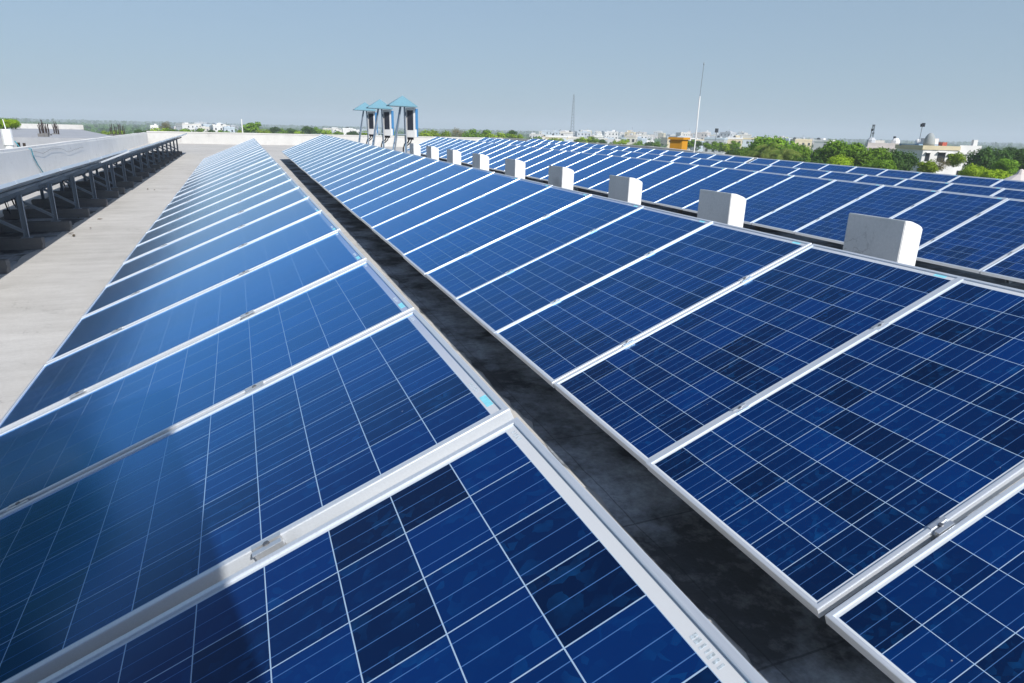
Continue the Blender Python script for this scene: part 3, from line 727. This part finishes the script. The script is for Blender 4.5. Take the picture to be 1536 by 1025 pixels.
# --- low scrub and far wood that nobody could count
def scrub(name, a0, a1, d0, d1, n, h, matl, seed):
    rr = random.Random(seed); bm = bmesh.new()
    for i in range(n):
        a = rr.uniform(a0, a1); d = d0 + (d1 - d0) * rr.random() ** .7; x, y = math.sin(a) * d, math.cos(a) * d
        s = d * .0020 + h * .10
        for j in range(14):
            p = Vector((x + rr.gauss(0, s * 1.4), y + rr.gauss(0, s * 1.4), GROUND + min(.9, abs(rr.gauss(0, .5))) * h + .2)); nr = Vector((rr.gauss(0, 1), rr.gauss(0, 1), rr.gauss(.4, 1))).normalized()
            u = nr.orthogonal().normalized(); v = nr.cross(u); q = s * rr.uniform(.4, 1)
            bm.faces.new([bm.verts.new(p + u * q * x_ + v * q * y_) for x_, y_ in ((-1, -.3), (.2, -.9), (1, .3), (-.2, .9))])
    o = link(name, bm, matl); tag(o, kind='stuff')
    return o
o = scrub('scrub', R(-50), R(70), 90, 330, 5200, 4.5, M_LEAFY, 1); tag(o, 'low yellow-green scrub covering the land beyond the roof', 'scrub')
o = scrub('woodland', R(-50), R(75), 300, 1500, 6500, 9, M_LEAFD, 2); tag(o, 'distant dark green woodland along the horizon', 'woodland')
o = scrub('woodland', R(-75), R(80), 1400, 4200, 5200, 14, M_LEAFD, 4); tag(o, 'farthest bluish woodland just under the horizon', 'woodland')

# --- town buildings
def paint(name, col): return simple(name, col, .85, nscale=.5, var=.12)
PAINTS = [paint("paint_white", (.74, .74, .74)), paint("paint_cream", (.68, .66, .61)), paint("paint_pink", (.62, .57, .55)), paint("paint_grey", (.48, .51, .55)), paint("paint_blue", (.48, .56, .64)), paint("paint_ochre", (.62, .55, .38))]
M_WIN = simple("dark_window", (.03, .035, .045), .3, nscale=2)
PN = ['white', 'cream', 'pinkish', 'grey', 'pale blue', 'ochre']
brng = random.Random(11)
def house(px, ytop, dist, wpx, ci, label, group='town houses beyond the roof', storeys=None, rot=None):
    top = at(px, ytop, dist); dl, dr = ray(px - wpx / 2, ytop), ray(px + wpx / 2, ytop)
    wm = abs(math.atan2(dr.x, dr.y) - math.atan2(dl.x, dl.y)) * dist; H = max(4, top.z - GROUND)
    root = empty('town_house', (top.x, top.y, GROUND), -math.atan2(top.x, top.y) + (brng.uniform(-.5, .5) if rot is None else rot))
    w2 = wm * .46; dp = wm * brng.uniform(.7, 1.1); hh = H * brng.uniform(.86, .93)
    wbm = bmesh.new(); box(wbm, -w2, w2, 0, dp, 0, hh)
    bm = bmesh.new(); box(bm, -w2 - .15, w2 + .15, -.15, dp + .15, hh, hh + .25); box(bm, -w2, w2, 0, .15, hh + .25, hh + .9); box(bm, -w2, -w2 + .15, .15, dp, hh + .25, hh + .9); box(bm, w2 - .15, w2, .15, dp, hh + .25, hh + .9)
    link('roof', bm, PAINTS[(ci + brng.choice((0, 0, 1))) % 6], root)
    sx = brng.uniform(-w2 * .7, w2 * .2)
    bm = bmesh.new(); box(bm, sx, sx + w2 * .6, dp * .35, dp * .75, hh + .25, H); link('roof_room', bm, PAINTS[ci], root)
    for _k in range(brng.randrange(0, 3)):
        tx, ty, tw = brng.uniform(-w2 * .8, w2 * .8), brng.uniform(dp * .1, dp * .9), brng.uniform(.5, .9)
        bm = bmesh.new(); lathe(bm, [(tw, hh + .25), (tw, hh + 1.3), (tw * .5, hh + 1.7)], 8, tx, ty); link('water_tank', bm, PAINTS[brng.choice((0, 3, 3))] if brng.random() < .6 else M_LEGD, root)
    if brng.random() < .35 and dist > 500:
        bm = bmesh.new(); tube(bm, [(w2 * .4, dp * .5, hh), (w2 * .4, dp * .5, H + brng.uniform(1, 4))], .12, 4); link('aerial', bm, M_STEEL, root)
    fl = 3.2; nf = int(min(hh, 11) / fl)
    nw = max(2, int(2 * w2 / 2.8)); near = dist < 200
    for f in range(nf):
        for i in range(nw):
            x = -w2 + (i + .5) * 2 * w2 / nw; z = hh - (f + 1) * fl + .9; ww = .55; y = (i + .5) * dp / nw
            for bx, pr_ in (((x - ww, x + ww, -.06, -.004, z, z + 1.35), .85), ((-w2 - .06, -w2 - .004, y - .5, y + .5, z, z + 1.3), .7), ((w2 + .004, w2 + .06, y - .5, y + .5, z, z + 1.3), .7)):
                if brng.random() > pr_: continue
                if near:
                    bm = bmesh.new(); box(bm, *bx); link('window', bm, M_WIN, root)
                else: box(wbm, *bx, mi=1)
    link('wall', wbm, [PAINTS[ci], M_WIN], root)
    tag(root, label, 'house', group)
    return root
hcnt = {}
def town(x0, x1, n, y_lo, y_hi, d0, d1, where, wmin=9, wmax=18):
    its = sorted((brng.uniform(x0, x1), brng.uniform(y_lo, y_hi), brng.uniform(d0, d1), brng.choice((0, 0, 0, 1, 1, 2, 3, 3, 4, 5))) for _ in range(n))
    for px, yt, ds, ci in its:
        wm = brng.uniform(wmin, wmax); k_ = (where, ci); hcnt[k_] = hcnt.get(k_, 0) + 1
        house(px, yt, ds, wm / ds * FPX * 1.0, ci, '%s house %s, %s of its colour from the left' % (PN[ci], where, ordinal(hcnt[k_])))
town(795, 1125, 120, 195, 206, 600, 1500, 'in the pale town ahead', 9, 17)
town(812, 1120, 34, 203, 210, 330, 600, 'low in the pale town ahead', 8, 13)
town(1190, 1236, 12, 207, 214, 320, 700, 'between palms and the tallest tree')
town(1300, 1350, 7, 213, 218, 300, 500, 'behind the dark round tree')
town(262, 350, 16, 182, 190, 500, 900, 'at left beyond the green bushes')
town(480, 560, 10, 190, 195, 500, 800, 'behind the inverter stands at left')
town(1110, 1190, 10, 204, 211, 400, 800, 'behind the coconut palms')
house(231, 186, 260, 13, 0, 'lone white house block at the left above the parapet')
house(898, 200, 330, 14, 0, 'taller white block standing up in the pale town'); house(947, 200, 330, 16, 1, 'taller cream block with stepped top in the pale town'); house(848, 196, 420, 18, 0, 'tallest white block at the left of the pale town')

# --- white domed house and blue house at right
def flat_house():
    c0, c1 = at(1385, 224, 102), at(1472, 228, 105); d = (c1 - c0); d.z = 0; Lw = d.length; ang = math.atan2(d.y, d.x)
    root = empty('domed_house', (c0.x, c0.y, GROUND), ang); zt = at(1400, 219, 100).z - GROUND; zl = at(1450, 229, 100).z - GROUND
    xs = Lw * .60
    bm = bmesh.new(); box(bm, 0, xs, 0, 8, 0, zt - .5); box(bm, xs + .003, Lw, .3, 8, 0, zl - .3); link('wall', bm, PAINTS[0], root)
    bm = bmesh.new(); box(bm, -.15, xs + .2, -.12, 8.2, zt - .5, zt); r1 = link('roof', bm, PAINTS[5], root)
    bm = bmesh.new(); box(bm, xs + .21, Lw + .1, .1, 8.1, zl - .3, zl); box(bm, xs + .21, Lw, .15, .3, zl, zl + .8); box(bm, Lw * .86, Lw * .93, .35, .9, zl + .001, zl + 1.5); link('terrace', bm, PAINTS[0], root)
    bm = bmesh.new(); cx = Lw * .27; lathe(bm, [(.66, zt + .001), (.68, zt + .3), (.63, zt + .75), (.52, zt + 1.1), (.36, zt + 1.38), (.17, zt + 1.54), (.03, zt + 1.6)], 24, cx, 3.0); link('dome', bm, paint('dome_grey', (.30, .33, .34)), root, True)
    bm = bmesh.new(); box(bm, Lw * .48, Lw * .56, 2.5, 3.6, zt + .001, zt + .45); link('red_tank', bm, simple("red_plastic", (.45, .10, .07), .6), root)
    for x, z, ww, h_ in ((.06, zt - 1.9, .5, 1.0), (.27, zt - 1.9, .9, 1.1), (.46, zt - 1.9, .35, .9), (.08, zt - 5.0, .6, 1.2), (.30, zt - 5.0, .8, 1.2), (.52, zt - 5, .5, 1.2)):
        bm = bmesh.new(); box(bm, Lw * x, Lw * x + ww, -.05, -.003, z, z + h_); wn_ = link('window', bm, M_WIN, root)
        bm = bmesh.new(); box(bm, Lw * x - .1, Lw * x + ww + .1, -.4, -.004, z + h_ + .01, z + h_ + .09); link('shade', bm, PAINTS[0], wn_)
    for x in (.68, .80, .92):
        bm = bmesh.new(); box(bm, Lw * x, Lw * x + .7, .24, .297, zl - 3.6, zl - 2.3); link('window', bm, M_WIN, root)
    bm = bmesh.new(); box(bm, Lw * .5, Lw * .98, -.6, -.001 + .29, zl - 4.3, zl - 4.15); box(bm, Lw * .5, Lw * .98, -.6, -.52, zl - 4.149, zl - 3.5); link('balcony', bm, PAINTS[0], root)
    tag(root, 'white house with grey dome and yellow roof edge among the trees at right', 'house')
    # blue house
    c0, c1 = at(1352, 222, 108), at(1392, 226, 106); d = c1 - c0; d.z = 0; Lw = d.length; root = empty('blue_house', (c0.x, c0.y, GROUND), math.atan2(d.y, d.x)); zt = at(1365, 219, 104).z - GROUND
    M_BL = paint("paint_strong_blue", (.20, .32, .46))
    bm = bmesh.new(); box(bm, 0, Lw * .62, 0, 6, 0, zt); box(bm, Lw * .62 + .002, Lw, .5, 6, 0, zt - 2.0); link('wall', bm, M_BL, root)
    bm = bmesh.new(); box(bm, -.2, Lw * .62 + .1, -.3, 6.2, zt + .001, zt + .25); link('roof', bm, M_BL, root)
    bm = bmesh.new(); box(bm, Lw * .4, Lw * .66, 1.5, 4, zt + .251, zt + 1.0); link('roof_room', bm, PAINTS[2], root)
    for x, z, y in ((.38, zt - 1.9, 0), (.72, zt - 4.2, .5)):
        bm = bmesh.new(); box(bm, Lw * x, Lw * x + .9, y - .05, y - .003, z, z + 1.0); link('window', bm, M_WIN, root)
    bm = bmesh.new(); lathe(bm, [(.3, zt + .251), (.33, zt + .3), (.33, zt + .7), (.18, zt + .85), (.06, zt + .9)], 14, Lw * .15, 2.5); link('water_tank', bm, PAINTS[0], root, True)
    tag(root, 'dull blue house left of the white domed house', 'house')
flat_house()
# white low house behind the dark tree at left of the blue house
house(1330, 211, 125, 60, 1, 'long cream house with pink roof room left of the blue house', rot=.1)
# red conical roof at the right edge
q = at(1531, 262, 48); root = empty('garden_hut', (q.x, q.y, GROUND)); H = q.z - GROUND
bm = bmesh.new(); lathe(bm, [(1.1, 0), (1.1, H - 1.0)], 10); link('wall', bm, PAINTS[2], root)
bm = bmesh.new(); lathe(bm, [(1.9, H - 1.1), (1.95, H - 1.0), (.25, H), (.12, H + .25), (.02, H + .3)], 10); link('roof', bm, PAINTS[2], root)
tag(root, 'pink pointed hut roof peeping over the panels at the right edge', 'hut')

# --- orange roof room
q = at(1014, 218, 62); root = empty('orange_cabin', (q.x, q.y, GROUND), -math.atan2(q.x, q.y) - R(22)); zb = q.z - GROUND; zt = at(1013, 206, 62).z - GROUND
M_OR = paint("paint_orange", (.58, .27, .012)); M_ORD = paint("paint_brown", (.22, .11, .03))
bm = bmesh.new(); box(bm, -.58, .54, 0, 1.3, 0, zt - .2); link('wall', bm, M_OR, root)
bm = bmesh.new(); box(bm, -.72, .68, -.15, 1.45, zt - .2, zt); link('roof_slab', bm, M_OR, root)
bm = bmesh.new(); box(bm, -.588, -.582, .0, 1.3, zb - 1, zt - .21); link('side_boarding', bm, M_ORD, root)
tag(root, 'small orange roof cabin with overhanging slab beside the lightning rod', 'cabin')

# --- masts
def mast(px, yt, dist, label, r_, head=None, lattice=False, M_=None):
    p = at(px, yt, dist); H = p.z - GROUND; root = empty('mast', (p.x, p.y, GROUND)); bm = bmesh.new()
    if lattice:
        for k in range(4):
            a = k * 1.5708; tube(bm, [(math.cos(a) * r_ * 2.2, math.sin(a) * r_ * 2.2, 0), (math.cos(a) * r_ * .5, math.sin(a) * r_ * .5, H)], r_ * .16, 5)
        n_ = int(H / (r_ * 2.5))
        for i in range(n_):
            z0, z1 = H * i / n_, H * (i + 1) / n_; f0, f1 = 2.2 - 1.7 * i / n_, 2.2 - 1.7 * (i + 1) / n_
            for k in range(4):
                a, b_ = k * 1.5708, (k + 1) * 1.5708
                bar(bm, (math.cos(a) * r_ * f0, math.sin(a) * r_ * f0, z0), (math.cos(b_) * r_ * f1, math.sin(b_) * r_ * f1, z1), r_ * .12, r_ * .12)
    else: tube(bm, [(0, 0, 0), (0, 0, H)], r_, 8, r_ * .6)
    link('pole', bm, M_ or M_STEEL, root)
    if head:
        bm = bmesh.new()
        for dx, dz, s_ in head: box(bm, dx - s_, dx + s_, -s_, s_, H + dz - s_ * 1.6, H + dz + s_ * 1.6)
        link('antenna', bm, M_LEGD, root)
    tag(root, label, 'mast')
mast(1311, 187, 150, 'dark lattice phone mast above the trees at right', .45, [(-.2, -1, .14), (.25, -1.6, .12), (0, -.2, .1), (.1, -3, .22)], True)
mast(1384, 187, 108, 'thin floodlight mast left of the domed house', .07, [(-.14, -.1, .12), (.16, -.05, .15)])
mast(861, 142, 900, 'very faint tall lattice tower over the pale town', 1.5, None, True)
mast(362, 179, 90, 'thin white post standing up behind the far parapet', .12, None, False, M_WHITE)
mast(1075, 196, 240, 'small thin mast in the pale town', .2, [(0, 0, .4)]); mast(1340, 207, 130, 'small bent aerial on the cream house roof', .05, [(.3, 0, .15)])

# --- building site left of the parapet
def pxbox(name, px0, px1, dist, dep, ytop, zbot, mt, parent=None, yaw=0):
    a, b_ = at(px0, ytop, dist), at(px1, ytop, dist); d = b_ - a; zt = (a.z + b_.z) / 2; d.z = 0
    root = empty(name, (a.x, a.y, GROUND), math.atan2(d.y, d.x)); bm = bmesh.new(); box(bm, 0, d.length, 0, dep, zbot - GROUND, zt - GROUND); return root, bm, d.length, zt - GROUND
M_SITE = concrete("site_concrete", (.42, .44, .47), (.30, .32, .36), False)
root, bm, Lw, zt = pxbox('unfinished_building', -120, 190, 42, 40, 206.5, GROUND, M_SITE)
link('wall', bm, M_SITE, root)
bm = bmesh.new(); box(bm, -.3, Lw + .3, 39.5, 40.3, zt + .002, zt + .45); link('roof_upstand', bm, M_WALL, root)
tag(root, 'unfinished grey concrete roof slab beyond the left parapet', 'building')
def rebar(px, ytop, dist, label):
    p = at(px, ytop, dist); zb_ = at(px, 210, dist).z; root = empty('rebar_column', (p.x, p.y, zb_)); H = p.z - zb_; bm = bmesh.new(); r2 = random.Random(int(px * 7))
    for i in range(6):
        a = i * 1.05; x, y = .07 * math.cos(a), .07 * math.sin(a); tube(bm, [(x, y, 0), (x * 1.1, y, H * .6), (x * 1.3 + r2.gauss(0, .03), y * 1.2, H * r2.uniform(.8, 1.05))], .016, 5)
    link('bars', bm, simple("rusty_bars", (.05, .04, .04), .8), root)
    bm = bmesh.new(); box(bm, -.15, .15, -.15, .15, 0, H * .35); link('concrete_stump', bm, M_CONC, root)
    tag(root, label, 'rebar column', 'rebar columns on the building site')
for px, yt, ds, lb in ((59, 183, 44, 'tall dark rebar column, second from the left on the building site'), (64, 181, 44, 'tallest dark rebar column on the building site'), (69, 184, 48, 'rebar column just right of the tallest one'), (80, 182, 52, 'thin rebar column midway along the building site'), (84, 186, 52, 'short rebar column midway along the building site'),
    (165, 186, 70, 'leftmost rebar column of the right-hand cluster'), (172, 187, 70, 'second rebar column of the right-hand cluster'), (178, 186, 72, 'third rebar column of the right-hand cluster'), (184, 188, 74, 'rightmost rebar column of the right-hand cluster')):
    rebar(px, yt, ds, lb)
# timber props and dark openings under the slab edge nearest us
pr = random.Random(4)
root = empty('timber_stack', (*at(30, 222, 30).xy, GROUND)); root.rotation_euler.z = R(13)
bm = bmesh.new()
for i in range(24):
    x = -5.2 + i * .23 + pr.gauss(0, .05); h_ = at(30, pr.uniform(213, 217), 30).z - GROUND; bar(bm, (x, pr.gauss(0, .2), 0), (x + pr.gauss(0, .12), pr.gauss(0, .2), h_), .07, .07)
link('props', bm, simple("old_timber", (.05, .04, .035), .9), root)
bm = bmesh.new(); box(bm, -5.5, .6, -.3, -.1, 0, at(30, 226, 30).z - GROUND); link('beam', bm, M_CONC, root)
tag(root, 'row of dark timber props standing behind the left parapet', 'timber props')
# white pipe pillar with cable on the parapet
q = at(27, 224, 1); s_ = 21.0; p = Vector((-5.62, 0, 0)); d = ray(28, 224); p = d * (5.62 / -d.x); zb_ = GROUND
d2 = ray(27, 194); zt_ = (d2 * (5.62 / -d2.x)).z
root = empty('pipe_pillar', (-5.62 - .2, p.y, roofz(p.y))); bm = bmesh.new(); zz = roofz(p.y); lathe(bm, [(.10, 0), (.10, zt_ - zz - .42), (.125, zt_ - zz - .41), (.125, zt_ - zz)], 12); link('pillar', bm, M_WHITE, root)
bm = bmesh.new(); tube(bm, [(0, 0, zt_ - zz), (-.03, .02, zt_ - zz + .25)], .012, 6); link('spike', bm, M_WHITE, root)
tag(root, 'white pillar with thin spike standing behind the left parapet', 'pillar')
M_CAB = simple("cable_teal", (.05, .28, .36), .5)
bm = bmesh.new(); x = -5.37; y = p.y; tube(bm, [(-5.7, y + .1, zt_ - .3), (-5.6, y + .1, zt_ - .5), (x, y + .15, -.77), (x, y + .2, -.95), (x + .01, y + .45, -1.2), (x + .02, y + .9, -1.5)], .014, 6)
c = link('cable', bm, M_CAB); tag(c, 'teal cable running from the white pillar down the left parapet', 'cable')
bm = bmesh.new(); tube(bm, [(x, y + .2 + .5 * k, -.83 - .06 * math.sin(k * .9) - .012 * k + .02 * math.sin(k * 2.1)) for k in range(14)], .003, 6)
c = link('cable', bm, M_BLACK); tag(c, 'thin dark cable looping along the left parapet', 'cable')
